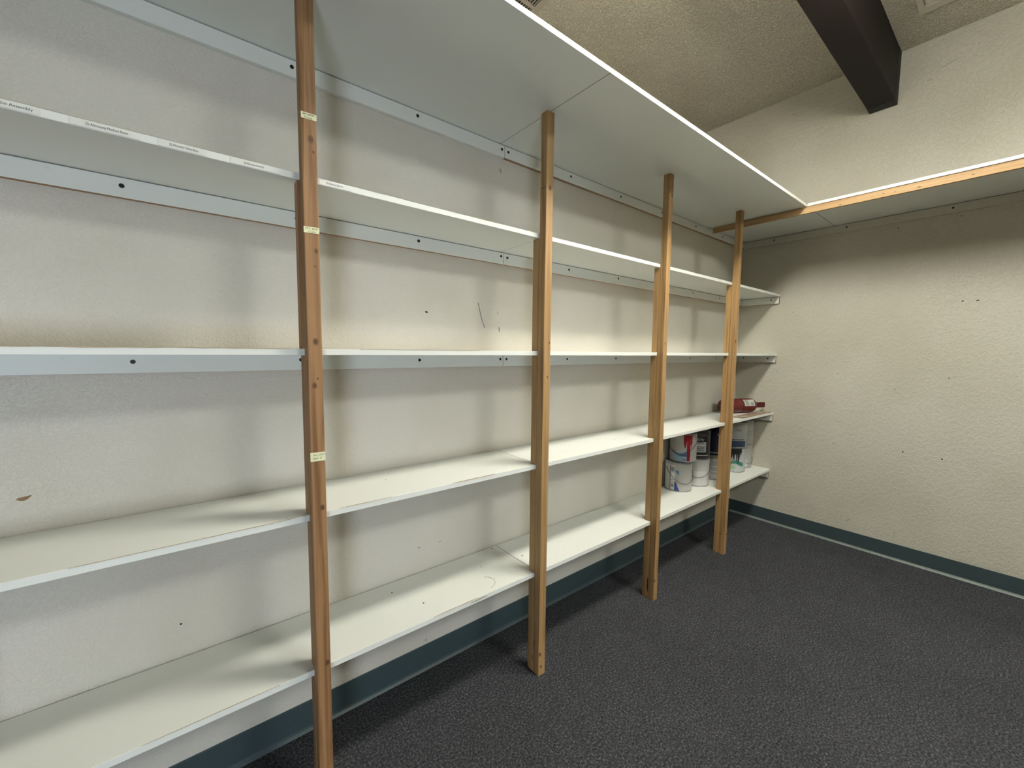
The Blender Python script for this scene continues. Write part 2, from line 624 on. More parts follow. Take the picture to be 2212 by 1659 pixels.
# ceiling vent with two rows of blades
vr = empty('ceiling_vent', (-2.42, 0.355, H))
tag(vr, 'beige metal ceiling vent with two rows of thin blades above the top shelf', 'vent')
vx, vy = 0.285, 0.20
boxes('vent_frame', [(-vx, vx, -vy, -vy + .03, -.012, 0), (-vx, vx, vy - .03, vy, -.012, 0), (-vx, -vx + .035, -vy + .03, vy - .03, -.012, 0),
                     (vx - .035, vx, -vy + .03, vy - .03, -.012, 0), (-vx + .035, vx - .035, -.010, .010, -.012, 0)], M['vent'], vr)
boxes('vent_back', [(-vx + .01, vx - .01, -vy + .01, vy - .01, -.0025, -.001)], M['ventdark'], vr)
bl_me = None
for row in (0, 1):
    ya, yb = (-vy + .032, -.012) if row == 0 else (.012, vy - .032)
    n = 28
    for i in range(n):
        x = -vx + .042 + (2 * vx - .084) * i / (n - 1)
        if bl_me is None:
            o = boxes('vent_blade', [(-.0028, .0028, -(yb - ya) / 2, (yb - ya) / 2, -.010, -.003)], M['vent'], vr)
            bl_me = o.data
        else:
            o = bpy.data.objects.new('vent_blade', bl_me)
            COL.objects.link(o)
            o.parent = vr
        o.location = (x, (ya + yb) / 2, 0)

# framed ceiling panel at the top right of the picture
pr = empty('ceiling_panel', (-.656, -1.38, H))
tag(pr, 'beige framed access panel set on the ceiling between the dark beam and the bare wall', 'panel')
boxes('panel_frame', [(-.30, .30, -.30, -.26, -.022, 0), (-.30, .30, .275, .30, -.022, 0), (-.30, -.24, -.26, .275, -.022, 0), (.24, .30, -.26, .275, -.022, 0)], M['panel'], pr)
bevel_box('panel_plate', (-.238, .238, -.258, .273, -.014, -.001), flat('panel_light', (.50, .46, .38)), pr, .006)


# ------------------------------------------------------------------ shelves
G_SH = 'long white shelves on the left wall'
ordn = {1: 'topmost', 2: 'second', 3: 'third', 4: 'fourth', 5: 'lowest'}
labs = {
    1: 'topmost and deepest white shelf, above the posts, running the length of the wall',
    2: 'second white shelf from the top, with printed tape labels on its edge',
    3: 'third white shelf from the top, at eye level, chipped along its edge',
    4: 'fourth white shelf from the top, with the red extinguisher lying on its end',
    5: 'lowest white shelf, with paint cans stacked on its far end',
}
SHX = {}
screw_x = [-4.87, -4.43, -3.994, -3.557, -3.103, -2.677, -2.639, -2.21, -1.773, -1.32, -0.867, -0.437]
for lv in (1, 2, 3, 4, 5):
    zb, zt = LV[lv]
    dep = D if lv == 1 else DS
    root = empty('wall_shelf', (-2.5, 0, zb))
    tag(root, labs[lv], 'shelf', G_SH)
    SHX[lv] = root
    off = Vector((2.5, 0, -zb))

    def rb(x0, x1, y0, y1, z0, z1):
        return (x0 + 2.5, x1 + 2.5, y0, y1, z0 - zb, z1 - zb)
    bevel_box('shelf_board', rb(XE, XJ - .0012, -dep, -.004, zb, zt), M['mel'], root, .0008)
    bevel_box('shelf_board', rb(XJ + .0012, -.0025, -dep, -.004, zb, zt), M['mel'], root, .0008)
    ch = 0.056
    xj = -2.660
    for k, (a, b) in enumerate(((XE, xj - .0010), (xj + .0010, -.0015))):
        rawb = not (lv == 1 and k == 0)
        c = bevel_box('cleat', rb(a, b, -CT, -.0005, zb - ch, zb - .0030), None, root, .0006,
                      mats=[M['mel'], M['raw']], fm=[1 if rawb else 0, 0, 0, 0, 0, 0])
        for sx in screw_x:
            if a < sx < b:
                disc_x('screw', (sx + 2.5, -CT, -.0225 + random.uniform(-.003, .003)), .0062 if lv != 1 else .0062, M['screw'], c, 'y')
    if lv > 1:
        e = bevel_box('end_cleat', rb(-CT, -.0005, -.311, -CT - .0008, zb - ch, zb - .0022), None, root, .0008,
                      mats=[M['mel'], M['raw']], fm=[1, 0, 1, 0, 0, 0])
        for sy in ((-.252,) if lv != 3 else (-.252, -.06)):
            disc_x('screw', (2.5 - CT, sy, -.024), .0062, M['screw'], e, 'x')
    # dark strips standing in for shade in the board and cleat gaps
    boxes('joint_shade', [rb(XJ - .0012, XJ + .0012, -dep + .001, -.006, zb + .0008, zt - .0008)], M['hole'], root)
    boxes('joint_shade', [rb(xj - .0010, xj + .0010, -CT + .0008, -.001, zb - ch + .001, zb - .004)], M['hole'], root)

# chips and marks on the shelves
def chips(lv, xs, seed):
    zb, zt = LV[lv]
    rnd = random.Random(seed)
    for (a, b, hmax) in xs:
        n = max(6, int((b - a) / .03))
        V, F = [], []
        for i in range(n + 1):
            x = a + (b - a) * i / n
            hgt = hmax * rnd.uniform(.25, 1.0) if 0 < i < n else 0.0003
            dep_ = hmax * rnd.uniform(.4, 1.3) if 0 < i < n else 0.0003
            V += [(x + 2.5, -DS - .0006, zt - zb + .0004), (x + 2.5, -DS - .0006, zt - zb - hgt), (x + 2.5, -DS + dep_, zt - zb + .0005)]
        for i in range(n):
            p, q = 3 * i, 3 * i + 3
            F += [(p, q, q + 1, p + 1), (p, p + 2, q + 2, q)]
        mesh_obj('edge_chip', V, F, M['raw2'], SHX[lv])


M['raw2'] = plain('worn_shelf_edge', (0.50, 0.40, 0.26), 0.8, noise=0.3, nscale=200)
chips(3, [(-4.24, -3.9, .0024), (-3.9, -3.64, .0014), (-3.45, -3.0, .0008)], 3)
chips(4, [(-3.12, -2.92, .0022), (-4.1, -3.65, .0010), (-3.52, -3.35, .0010)], 5)
chips(5, [(-3.2, -3.0, .0016), (-4.0, -3.7, .0008)], 9)
chips(2, [(-4.2, -3.7, .0007), (-3.3, -2.9, .0008)], 12)
for (lv, x, y, r) in [(5, -2.645, -.165, .0035), (5, -3.26, -.075, .003), (5, -3.19, -.215, .0035), (5, -2.72, -.02, .004), (4, -3.3, -.13, .002), (4, -2.0, -.2, .003), (5, -2.86, -.13, .002)]:
    disc_x('nail_dot', (x + 2.5, y, LV[lv][1] - LV[lv][0]), r, M['hole'], SHX[lv], 'z', .0006)
for (cx, cy, R_, a0, a1) in [(-2.935, -.245, .060, -75, 50), (-2.565, -.165, .055, -70, 55)]:
    pts = []
    for i in range(9):
        a = math.radians(a0 + (a1 - a0) * i / 8)
        pts.append((cx + R_ * math.cos(a) + 2.5, cy + R_ * math.sin(a) * .8, LV[5][1] - LV[5][0] + .0004))
    tube('scuff_mark', pts, .0012, M['scuff'], SHX[5], 5)
blob('scuff_mark', (-2.99 + 2.5, -DS - .0002, .012), .05, .004, M['scuff'], SHX[5], 'y', 0, 4)

# shelf over the bare wall with its wooden rail
zb, zt = LV[1]
root = empty('wall_shelf', (0, -1.8, zb))
tag(root, 'deep white shelf on the bare wall with a wooden rail under its front edge', 'shelf')
bevel_box('shelf_board', (-DB, -.0015, -1.3, 1.8 - D - .0026, 0, zt - zb), M['mel'], root, .0008)
boxes('joint_shade', [(-DB + .004, -.003, 1.8 - D - .0025, 1.8 - D - .0003, .0008, zt - zb - .0008)], M['hole'], root)  # dark strip for the shade between the two shelves
c = bevel_box('cleat', (-CT, -.0005, -1.3, 1.8 - CT - .001, -.0575, -.0030), plain('painted_cleat', (0.575, 0.55, 0.465), 0.55, noise=0.08), root, .0012)
for sy in (-.248, -.724, -1.261, -1.72, -2.2):
    disc_x('screw', (-CT, sy + 1.8, -.026), .0062, M['screw'], c, 'x')
WR = wood('pine_rail_wood', (0.55, 0.37, 0.18), (0.36, 0.20, 0.08), [], 1.0, 'y')
ya, yb = -.045 + 1.8, -1.3
rv = [(-DB, ya, -.0015), (-DB, yb, -.0100), (-DB + .019, yb, -.0100), (-DB + .019, ya, -.0015)]
rl = [(v[0], v[1], v[2] - .040) for v in rv]
mesh_obj('rail', rl + rv, [(0, 1, 2, 3), (7, 6, 5, 4), (0, 4, 5, 1), (1, 5, 6, 2), (2, 6, 7, 3), (3, 7, 4, 0)], WR, root)
for (y, z, a, b) in [(-1.18, -.032, .009, .004), (-1.03, -.025, .004, .003), (-1.08, -.03, .005, .002), (-.98, -.028, .004, .002), (-1.38, -.028, .007, .003), (-.83, -.035, .008, .003)]:
    blob('knot', (-DB - .0002, y + 1.8, z), a, b, flat('knot_brown', (.20, .10, .035), .7), root, 'x', .1, int(-y * 100))


# ------------------------------------------------------------------ posts
G_P = 'wooden posts holding the shelves'
posts = [
    # xl, xr, label, knots(x from centre, z, r), wane at the top, colour
    (-4.468, -4.429, 'wooden post at the near end of the shelves, before the post with yellow notes', [(.0, 1.3, .008)], 0, 0),
    (-3.607, -3.568, 'wooden post with three yellow handwritten notes stuck on its front',
     [(.004, 2.020, .0065), (.010, 1.988, .0028), (.010, 1.722, .0045), (.002, 1.47, .0062), (-.004, 1.345, .0055), (.005, 1.365, .0022),
      (.008, .985, .0055), (.010, .50, .006), (.006, 1.68, .002)], .016, 1),
    (-2.7025, -2.662, 'wooden post at the joint of the shelf boards, dark cross crack near its top',
     [(.0, 2.115, .007), (.012, 1.485, .003), (.004, 1.34, .0035), (-.012, .10, .006), (-.006, .04, .005)], .003, 0),
    (-1.7965, -1.757, 'slim wooden post between the jointed-board post and the paint cans',
     [(.008, 2.30, .006), (-.004, 1.50, .004), (-.012, .12, .006)], .003, 0),
    (-.905, -.864, 'wooden post standing between the stacks of paint cans, with a dark slot near its foot',
     [(-.008, 1.53, .008), (-.014, 1.27, .004), (.004, .89, .004), (-.01, 1.45, .004)], .003, 0),
]
wcols = [((0.43, 0.268, 0.115), (0.25, 0.135, 0.045)), ((0.37, 0.205, 0.088), (0.155, 0.068, 0.022))]
for i, (xl, xr, lab, kn, wane, wc) in enumerate(posts):
    xc = (xl + xr) / 2
    hw = (xr - xl) / 2
    r = empty('wooden_post', (xc, -.335, 0))
    tag(r, lab, 'post', G_P)
    wm = wood('post_wood', *wcols[wc], kn, 1.0 + .13 * i)
    yb, yf = .335 - DS - .0008, -.0195
    secs = []
    for z in (0.0, .9, 1.90, 2.05, 2.2, 2.4105):
        c = .0022 + (wane * max(0, (z - 1.9)) / .5 if i == 1 else 0)
        e = .0022
        lean = 0.004 * math.sin(z * 1.7 + i)
        p = [(-hw, yb - e), (-hw, yf + c * .55), (-hw + c, yf), (hw - e, yf), (hw, yf + e), (hw, yb - e), (hw - e, yb), (-hw + e, yb)]
        secs.append([(a, b, z) for a, b in p])
    loft('stud', secs, wm, r)
    # spacer blocks between the shelves, behind the stud
    lev = [(0.0, LV[5][0]), (LV[5][1], LV[4][0]), (LV[4][1], LV[3][0]), (LV[3][1], LV[2][0])]
    for k, (a, b) in enumerate(lev):
        dx = [-.001, .001, -.002, -.006 if i == 1 else -.001][k]
        y2 = .335 - .280 + random.uniform(-.003, .003)
        bevel_box('spacer_block', (-hw + dx, hw + dx - .001, yb + .0006, y2, a + .0008, b - .0008), wm, r, .0018)
    if i == 4:
        blob('slot', (.002, yf - .0002, .148), .012, .005, M['ventdark'], r, 'y', -.1, 3)
        blob('slot', (-hw - .0004, .008, .150), .009, .004, M['ventdark'], r, 'x', .1, 4)
    if i == 3:
        blob('crack', (-hw - .0003, .022, .085), .004, .055, M['ventdark'], r, 'x', .04, 8)
    if i == 2:
        blob('crack', (-hw - .0003, -.002, 2.115), .018, .004, flat('knot_brown', (.2, .1, .035)), r, 'x', 0, 8)
        blob('crack', (-hw - .0003, .012, .135), .004, .03, flat('knot_brown', (.2, .1, .035)), r, 'x', -.15, 9)
        blob('crack', (-hw - .0003, .022, .065), .003, .018, flat('knot_brown', (.2, .1, .035)), r, 'x', .1, 10)

# ------------------------------------------------------------------ yellow notes on the first post
def note(zc, hgt, x0, x1, tilt, lines, lab):
    yf = -.3548
    r = empty('sticky_note', ((x0 + x1) / 2, yf, zc))
    tag(r, lab, 'note', 'yellow notes on the post')
    hw = (x1 - x0) / 2
    V, F = [], []
    n = 8
    for j in range(2):
        for i in range(n + 1):
            x = -hw + 2 * hw * i / n
            V.append((x, -.0004 - .0008 * (i / n) ** 3, (j - .5) * hgt + tilt * x))
    V += [(a, b + .0003, c) for a, b, c in V]
    m_ = 2 * (n + 1)
    for i in range(n):
        F.append((i, i + 1, n + 2 + i, n + 1 + i))
        F.append((m_ + i + 1, m_ + i, m_ + n + 1 + i, m_ + n + 2 + i))
    F += [(0, n + 1, m_ + n + 1, m_), (n, m_ + n, m_ + 2 * n + 1, 2 * n + 1)]
    F += [(i, m_ + i, m_ + i + 1, i + 1) for i in range(n)] + [(n + 1 + i, n + 2 + i, m_ + n + 2 + i, m_ + n + 1 + i) for i in range(n)]
    mesh_obj('note_paper', V, F, M['note'], r)
    TV, TF = [], []
    for (s, size, px, pz) in lines:
        v, f = text_verts(s, size, .35)
        o_ = len(TV)
        TV += [(a + px, -.0022, b + pz + tilt * (a + px)) for a, b in v]
        TF += [tuple(q + o_ for q in ff) for ff in f]
    mesh_obj('handwriting', TV, TF, M['ink'], r)


note(2.0785, .0165, -3.6065, -3.5675, 0.03, [('961-7030', .0075, -.0165, .0008), ('+ Luca', .0075, -.013, -.0068)],
     'pale yellow note, topmost of the three stuck on the post')
note(1.7775, .0165, -3.608, -3.568, 0.03, [('PW1. 80-92', .0068, -.0175, .0010), ('+ Luca', .0075, -.011, -.0068)],
     'pale yellow note stuck on the post just under the second shelf, middle of the three')
note(1.1385, .0260, -3.608, -3.568, -0.02, [('Pd.2 -2017', .0068, -.0135, .0035), ('Shyt  6', .0085, -.015, -.0065)],
     'squarer pale yellow note, lowest of the three stuck on the post')

# printed tape labels on the edge of the second shelf
def tape(x0, x1, s, tx, lab, raised=0.0):
    z0, z1 = LV[2][0] + .0022, LV[2][1] - .0012
    r = empty('tape_label', ((x0 + x1) / 2, -DS - .0004, (z0 + z1) / 2))
    tag(r, lab, 'label', 'printed tape labels on the shelf edge')
    hw, hh = (x1 - x0) / 2, (z1 - z0) / 2
    boxes('tape_strip', [(-hw, hw, -.0006, .0002, -hh, hh)], M['tape'], r)
    v, f = text_verts(s, .0082)
    wid = max(a for a, b in v)
    k = (tx[1] - tx[0]) / wid
    V = [(a * k + tx[0] - (x0 + x1) / 2, -.0009, b - .0028) for a, b in v]
    mesh_obj('lettering', V, f, M['ink'], r)


tape(-4.24, -4.088, '20-Allmounty in the Assembly', (-4.20, -4.098), 'wide printed tape label at the near end of the shelf edge, before the other labels')
tape(-4.048, -3.935, '20-Allmounty Medium Bases', (-4.024, -3.956), 'printed tape label, second along the shelf edge from the near end')
tape(-3.905, -3.815, '20-Allmounty Yellow Bases', (-3.885, -3.830), 'printed tape label, third along the shelf edge from the near end')
tape(-3.765, -3.655, '20-Allmounty Silver Kit', (-3.737, -3.692), 'printed tape label on the shelf edge just before the post with notes')
tape(-3.556, -3.466, '20-Allmounty Silver Kit', (-3.537, -3.489), 'printed tape label on the shelf edge just past the post with notes')

# ------------------------------------------------------------------ marks on the walls
for k, (y, z, s) in enumerate([(-1.215, 1.80, .004), (-1.341, 1.795, .008), (-1.404, 1.793, .009), (-.826, 1.793, .004), (-.411, 1.784, .004),
                               (-.317, 1.298, .005), (-.733, 1.303, .005), (-.982, 1.305, .004), (-1.314, 1.302, .006), (-1.058, 1.209, .005),
                               (-.322, .767, .006), (-.736, .767, .006), (-1.127, .777, .008), (-1.317, .766, .008), (-1.007, 2.318, .006), (-1.30, 2.33, .005)]):
    blob('nail_hole', (-.0002, y, z), s * .8, s * .6, M['hole'], wb, 'x', .3, k)
for k, (x, z, a, b, r, m) in enumerate([(-4.222, 1.051, .016, .006, .25, 'rust'), (-3.06, 1.612, .008, .0045, 0, 'hole'), (-2.671, 1.552, .003, .018, .1, 'rust'),
                                        (-3.922, .575, .004, .004, 0, 'hole'), (-3.001, .576, .008, .004, .4, 'scuff'), (-3.104, .579, .004, .003, 0, 'hole'),
                                        (-3.073, .133, .006, .009, .2, 'scuff'), (-2.68, 1.63, .004, .010, 0, 'scuff'), (-2.67, 2.30, .010, .012, 0, 'scuff')]):
    blob('wall_mark', (x, -.0002, z), a, b, M[m], wl, 'y', r, 40 + k)
tube('scratch', [(-2.795, -.0008, 1.672), (-2.787, -.0008, 1.640), (-2.772, -.0008, 1.592), (-2.757, -.0008, 1.556)], .0012, M['hole'], wl, 5)
for k, (y, z, a, b, rr) in enumerate([(-.70, 2.34, .03, .004, .1), (-.78, 2.345, .02, .003, .1), (-1.18, 3.30, .06, .004, .25), (-1.10, 3.24, .015, .006, .1), (-.33, 3.35, .03, .004, -.5), (-.86, .20, .02, .006, 1.1), (-1.12, .19, .005, .012, .1)]):
    blob('wall_mark', (-.0002, y, z), a, b, M['scuff'], wb, 'x', rr, 70 + k)


# ------------------------------------------------------------------ paint cans
R0, HC = 0.0905, 0.2068


def facing(c):
    """rotation that turns local -y towards the room camera side"""
    d = Vector((CAM.x - c[0], CAM.y - c[1]))
    return math.atan2(d.y, d.x) + math.pi / 2


def strip(name, s0, s1, top, bot, R_, mat, parent, n=10, off=.0006):
    """label patch wrapped on the can; s = arc length, + to the right seen from the front"""
    V, F = [], []
    for i in range(n + 1):
        s = s0 + (s1 - s0) * i / n
        a = -math.pi / 2 + s / R_
        t_ = top(s) if callable(top) else top
        b_ = bot(s) if callable(bot) else bot
        for z in (b_, t_):
            V.append(((R_ + off) * math.cos(a), (R_ + off) * math.sin(a), z))
    for i in range(n):
        F.append((2 * i, 2 * i + 2, 2 * i + 3, 2 * i + 1))
    return mesh_obj(name, V, F, mat, parent, smooth=True)


def wrap_text(name, s, size, sc_, z, R_, mat, parent, wid=None, off=.0014):
    v, f = text_verts(s, size, align='CENTER')
    if wid:
        k = wid / (max(a for a, b in v) - min(a for a, b in v))
        v = [(a * k, b) for a, b in v]
    V = []
    for a, b in v:
        an = -math.pi / 2 + (a + sc_) / R_
        V.append(((R_ + off) * math.cos(an), (R_ + off) * math.sin(an), z + b))
    return mesh_obj(name, V, f, mat, parent)


def can(label, c, z, col, R_=R0, h=HC, bail=None, lidcol=(.45, .45, .44), rot=0.0, ring=None):
    r = empty('paint_can', (c[0], c[1], z), facing(c) + rot)
    tag(r, label, 'can', 'paint cans stacked on the lowest shelf')
    bodym = flat('can_paint_%d_%d_%d' % tuple(int(q * 99) for q in col), col, .4, 0, .12)
    metal = flat('can_metal', (.36, .36, .36), .35, .7)
    ringm = metal if ring is None else flat('can_ring_%d' % int(ring[0] * 999), ring, .4)
    b = lathe('can_body', [(R_ * .96, .0015), (R_ * 1.012, .0015), (R_ * 1.016, .004), (R_ * 1.012, .0065), (R_, .008), (R_, h - .009), (R_ * 1.012, h - .007),
                           (R_ * 1.018, h - .004), (R_ * 1.012, h - .0012), (R_ * .95, h - .0012), (R_ * .94, h - .006), (R_ * .90, h - .006)],
              bodym, r, 48, mats=[bodym, ringm], pm=[1, 1, 1, 1, 0, 1, 1, 1, 1, 1, 1, 1])
    lathe('lid', [(R_ * .80, h - .0060), (R_ * .93, h - .0058), (R_ * .93, h - .003), (R_ * .89, h - .0015), (R_ * .86, h - .0045), (R_ * .80, h - .0050)],
          flat('lid_%d' % int(lidcol[0] * 99), lidcol, .35, .4), r, 40)
    if bail is not None:
        th0, droop, sw = bail      # ears at +-90 deg from th0, how far it hangs, wire colour index
        wire = flat('bail_wire', (.07, .07, .07), .4, .5)
        pts = []
        for i in range(19):
            a = -math.pi / 2 + th0 + math.pi * (i / 18 - .5)
            zz = h * .78 - droop * math.sin(math.pi * i / 18)
            pts.append(((R_ + .006) * math.cos(a), (R_ + .006) * math.sin(a), zz))
        bo = tube('bail_handle', pts, .0016, wire, r, 6)
        for i in (0, 18):
            p = pts[i]
            a = math.atan2(p[1], p[0])
            e = lathe('bail_ear', [(.009, 0), (.009, .004), (.006, .007)], metal, r, 14)
            e.location = (R_ * math.cos(a) * .995, R_ * math.sin(a) * .995, p[2])
            e.rotation_euler = (0, math.pi / 2, a)
    return r


Z5 = LV[5][1]
WHT = (.62, .62, .60)
def c_(x, y):
    return (x, y)


C1, C2, C3, C4, C5 = (-1.108, -.099), (-.889, -.118), (-.622, -.140), (-.286, -.128), (-.097, -.106)
blk = flat('label_black', (.012, .012, .014))
wht = flat('label_white', (.56, .56, .55))
gry = flat('label_grey', (.36, .36, .35))
lgr = flat('label_pale_grey', (.50, .50, .48))
blu = flat('label_blue', (.035, .06, .26))
mbl = flat('label_mid_blue', (.10, .22, .38))
pbl = flat('label_pale_blue', (.28, .42, .52))
red = flat('label_red', (.30, .008, .015))
grn = flat('label_green', (.015, .10, .05))
lgn = flat('label_light_green', (.30, .45, .25))
nvy = matte(flat('label_navy', (.004, .0055, .016)), .2)

# lower can of the first stack
k = can('grey paint can with barcode and blue patches, under the red-splashed can', C1, Z5, (.40, .39, .37), bail=(.55, .10, 0))
strip('label_panel', -.125, -.020, .190, .010, R0, wht, k, 14)
strip('label_line', -.0585, -.0545, .185, .010, R0, blk, k, 2, .0010)
strip('barcode_panel', -.0525, -.026, .135, .016, R0, flat('label_bright', (.78, .78, .77)), k, 4, .0011)
strip('label_text', -.049, -.030, .085, .080, R0, gry, k, 3, .0015)
strip('label_text', -.049, -.030, .068, .064, R0, gry, k, 3, .0015)
for q in range(6):
    strip('barcode_bar', -.0495 + q * .0036, -.0495 + q * .0036 + .0022, .052, .030, R0, blk, k, 1, .0016)
ring_v = []
V, F = [], []
for i in range(20):
    a = 2 * math.pi * i / 20
    for rr in (.010, .0135):
        s, zz = -.040 + rr * math.cos(a), .160 + rr * math.sin(a)
        an = -math.pi / 2 + s / R0
        V.append(((R0 + .0014) * math.cos(an), (R0 + .0014) * math.sin(an), zz))
for i in range(20):
    j = (i + 1) % 20
    F.append((2 * i, 2 * i + 1, 2 * j + 1, 2 * j))
mesh_obj('round_emblem', V, F, blk, k)
strip('emblem_dot', -.044, -.036, .164, .156, R0, blk, k, 2, .0014)
strip('blue_patch', -.026, .004, lambda s: .155 - 4 * (s + .008) ** 2 * 12, lambda s: .150 - .9 * (s + .03), R0, mbl, k, 8, .0012)
strip('blue_patch', -.024, .012, lambda s: .075 - 1.9 * (s + .024) * (1 if s > -.01 else .6), .008, R0, blu, k, 8, .0012)

# upper can, white with red drip and blue waves
CU1 = (C1[0] + .038, C1[1] - .006)
k = can('white paint can splashed with red over pale blue waves, topmost of its stack', CU1, Z5 + HC, (.44, .43, .40), bail=(-.25, .105, 0))
strip('blue_band', -.075, .030, lambda s: .040 + .004 * math.sin(s * 40), .009, R0, pbl, k, 12, .0008)
strip('blue_wave', -.075, .030, lambda s: .064 + 9 * (s + .022) ** 2, lambda s: .052 + 5 * (s + .02) ** 2, R0, mbl, k, 14, .0010)
strip('blue_wave', -.075, .030, lambda s: .053 + 5 * (s + .02) ** 2, lambda s: .036 + .10 * (s + .03), R0, pbl, k, 14, .0009)
strip('blue_wedge', -.040, .030, lambda s: .046 + .16 * (s + .04), lambda s: .0455, R0, blu, k, 8, .0013)
rd = random.Random(4)
dr = [rd.uniform(-.012, .012) for _ in range(40)]
def splash(s):
    if s < .026:
        return .150 - .045 * math.sin(math.pi * min(1, (s - .002) / .022))
    if s < .048:
        return .011
    return .012 + .13 * ((s - .048) / .016) ** .6 + dr[int((s - .004) / .0021)] * .9
strip('red_splash', .002, .064, .197, splash, R0, red, k, 48, .0016)
strip('white_streak', .050, .054, .13, .06, R0, wht, k, 1, .0019)
strip('white_streak', .060, .068, .195, .010, R0, lgr, k, 2, .0012)
strip('label_text', -.000, .022, .024, .020, R0, blu, k, 3, .0014)

# second stack
k = can('white paint can with fine printed text, under the black-labelled can', C2, Z5, (.48, .48, .47), bail=(.15, .09, 0))
strip('label_panel', -.09, .085, .115, .012, R0, wht, k, 16)
for q in range(9):
    z_ = .026 + q * .0085
    strip('label_text', -.050, .012, z_ + .003, z_, R0, lgr, k, 6, .0011)
    strip('label_text', .022, .070, z_ + .003, z_, R0, lgr, k, 5, .0011)
CU2 = (C2[0] + .006, C2[1] + .004)
k = can('black and grey paint can with white block lettering, topmost of its stack', CU2, Z5 + HC, (.016, .016, .018), bail=None, ring=(.05, .05, .05))
strip('label_panel', -.035, .066, .125, .050, R0, gry, k, 12)
strip('label_panel', -.035, .066, .196, .165, R0, flat('label_dark_grey', (.07, .07, .07)), k, 12)
wrap_text('lettering', 'PRO-Par', .030, .016, .135, R0, wht, k, .062)
wrap_text('lettering', 'PRIMER', .022, .016, .112, R0, blk, k, .060)
for q in range(4):
    strip('label_text', -.020, .050, .104 - q * .012, .099 - q * .012, R0, flat('label_dark_grey', (.07, .07, .07)) if q else wht, k, 8, .0013)
strip('blue_line', -.09, .09, .028, .024, R0, lgr, k, 16)

# third stack
k = can('off-white paint can with a green stripe and boxed label, under the navy can', C3, Z5, (.40, .40, .34))
strip('green_stripe', -.066, -.046, lambda s: .115, .030, R0, grn, k, 4)
strip('black_tab', -.066, -.046, .158, .150, R0, blk, k, 3)
strip('label_frame', -.042, .060, .165, .030, R0, flat('label_ivory', (.60, .59, .52)), k, 10)
for (a, b) in ((.110, .155), (.072, .103), (.038, .066)):
    strip('label_panel', -.034, .055, b, a, R0, gry, k, 9, .0010)
strip('label_text', -.060, .040, .020, .014, R0, gry, k, 8)
NR = .078
CU3 = (-.702, -.150)
r = empty('paint_can', (CU3[0], CU3[1], Z5 + HC), facing(CU3))
tag(r, 'navy blue round-shouldered can with pale letter V, standing on the off-white can', 'can', 'paint cans stacked on the lowest shelf')
lathe('can_body', [(NR * .95, .001), (NR, .003), (NR, .012), (NR * .985, .014), (NR * .985, .185), (NR * .97, .197), (NR * .92, .2045), (NR * .80, .208), (NR * .5, .209)],
      nvy, r, 44)
lathe('grey_band', [(NR * .99, .018), (NR * .997, .019), (NR * .997, .027), (NR * .99, .028)], flat('band_grey', (.12, .12, .14)), r, 44)
wrap_text('lettering', 'Val', .036, .050, .145, NR, flat('label_pale_grey', (.5, .5, .48)), r, .045)
lathe('lid', [(NR * .60, .2088), (NR * .70, .2092), (NR * .70, .2125), (NR * .60, .2130)], blk, r, 32)

# fourth stack
k = can('white paint can with black drips and a green band, under the blue-banded can', C4, Z5, (.46, .48, .48))
rd = random.Random(11)
dd = [rd.uniform(0, 1) for _ in range(60)]
strip('black_drip', -.026, .068, .200, lambda s: .165 - (.10 * dd[int((s + .03) / .004)] ** 1.3 if -.02 < s < .064 else 0), R0, blk, k, 24, .0012)
strip('grey_smear', -.06, .0, lambda s: .120 + .03 * math.sin(s * 90), lambda s: .085 + .02 * math.sin(s * 120), R0, gry, k, 12, .0010)
strip('green_band', -.09, .085, lambda s: .092 + .010 * math.sin(s * 55), lambda s: .064 + .012 * math.sin(s * 48 + 1), R0, flat('label_teal', (.05, .20, .15)), k, 18, .0011)
strip('green_square', -.006, .020, .055, .028, R0, lgn, k, 3, .0013)
strip('black_dash', .006, .010, .016, .006, R0, blk, k, 1, .0015)
strip('grey_smear', .03, .06, lambda s: .05, lambda s: .03 + .3 * (s - .03), R0, lgr, k, 5, .0012)
CU4 = (C4[0] - .004, C4[1] - .004)
k = can('white paint can with grey swooshes and a slate blue band, topmost beside the far post', CU4, Z5 + HC, (.36, .36, .33))
strip('blue_band', -.10, .10, .060, .008, R0, flat('label_slate', (.03, .05, .10)), k, 18)
strip('blue_strip', -.10, -.025, .140, .060, R0, flat('label_slate', (.03, .05, .10)), k, 8)
strip('dark_line', -.02, .08, .072, .066, R0, blk, k, 8, .0010)
strip('grey_swoosh', -.01, .080, lambda s: .105 + .25 * s, lambda s: .096 + .25 * s, R0, gry, k, 10, .0010)
strip('grey_swoosh', -.01, .080, lambda s: .082 + 6 * (s - .02) ** 2, lambda s: .076 + 6 * (s - .02) ** 2, R0, gry, k, 10, .0010)
wrap_text('lettering', 'CERT', .019, .028, .142, R0, blk, k, .052)
strip('label_text', .0, .05, .132, .128, R0, gry, k, 5)

# fifth stack
k = can('pale grey paint can with its wire handle hanging out sideways, in the far corner', C5, Z5, (.40, .40, .38), bail=(.95, .125, 0))
strip('label_panel', -.08, .06, .075, .012, R0, wht, k, 14)
strip('label_panel', .012, .018, .195, .085, R0, wht, k, 2)
strip('label_text', .005, .040, .050, .040, R0, lgr, k, 4, .0012)
CU5 = (C5[0] + .001, C5[1] - .002)
k = can('beige paint can with a grey band, topmost of the stack in the far corner', CU5, Z5 + HC, (.36, .35, .30))
strip('grey_band', -.12, .12, .128, .070, R0, flat('band_beige', (.33, .32, .28)), k, 20)
strip('label_line', -.12, .12, .068, .064, R0, gry, k, 20)
strip('black_dot', .000, .012, .122, .106, R0, blk, k, 3, .0010)

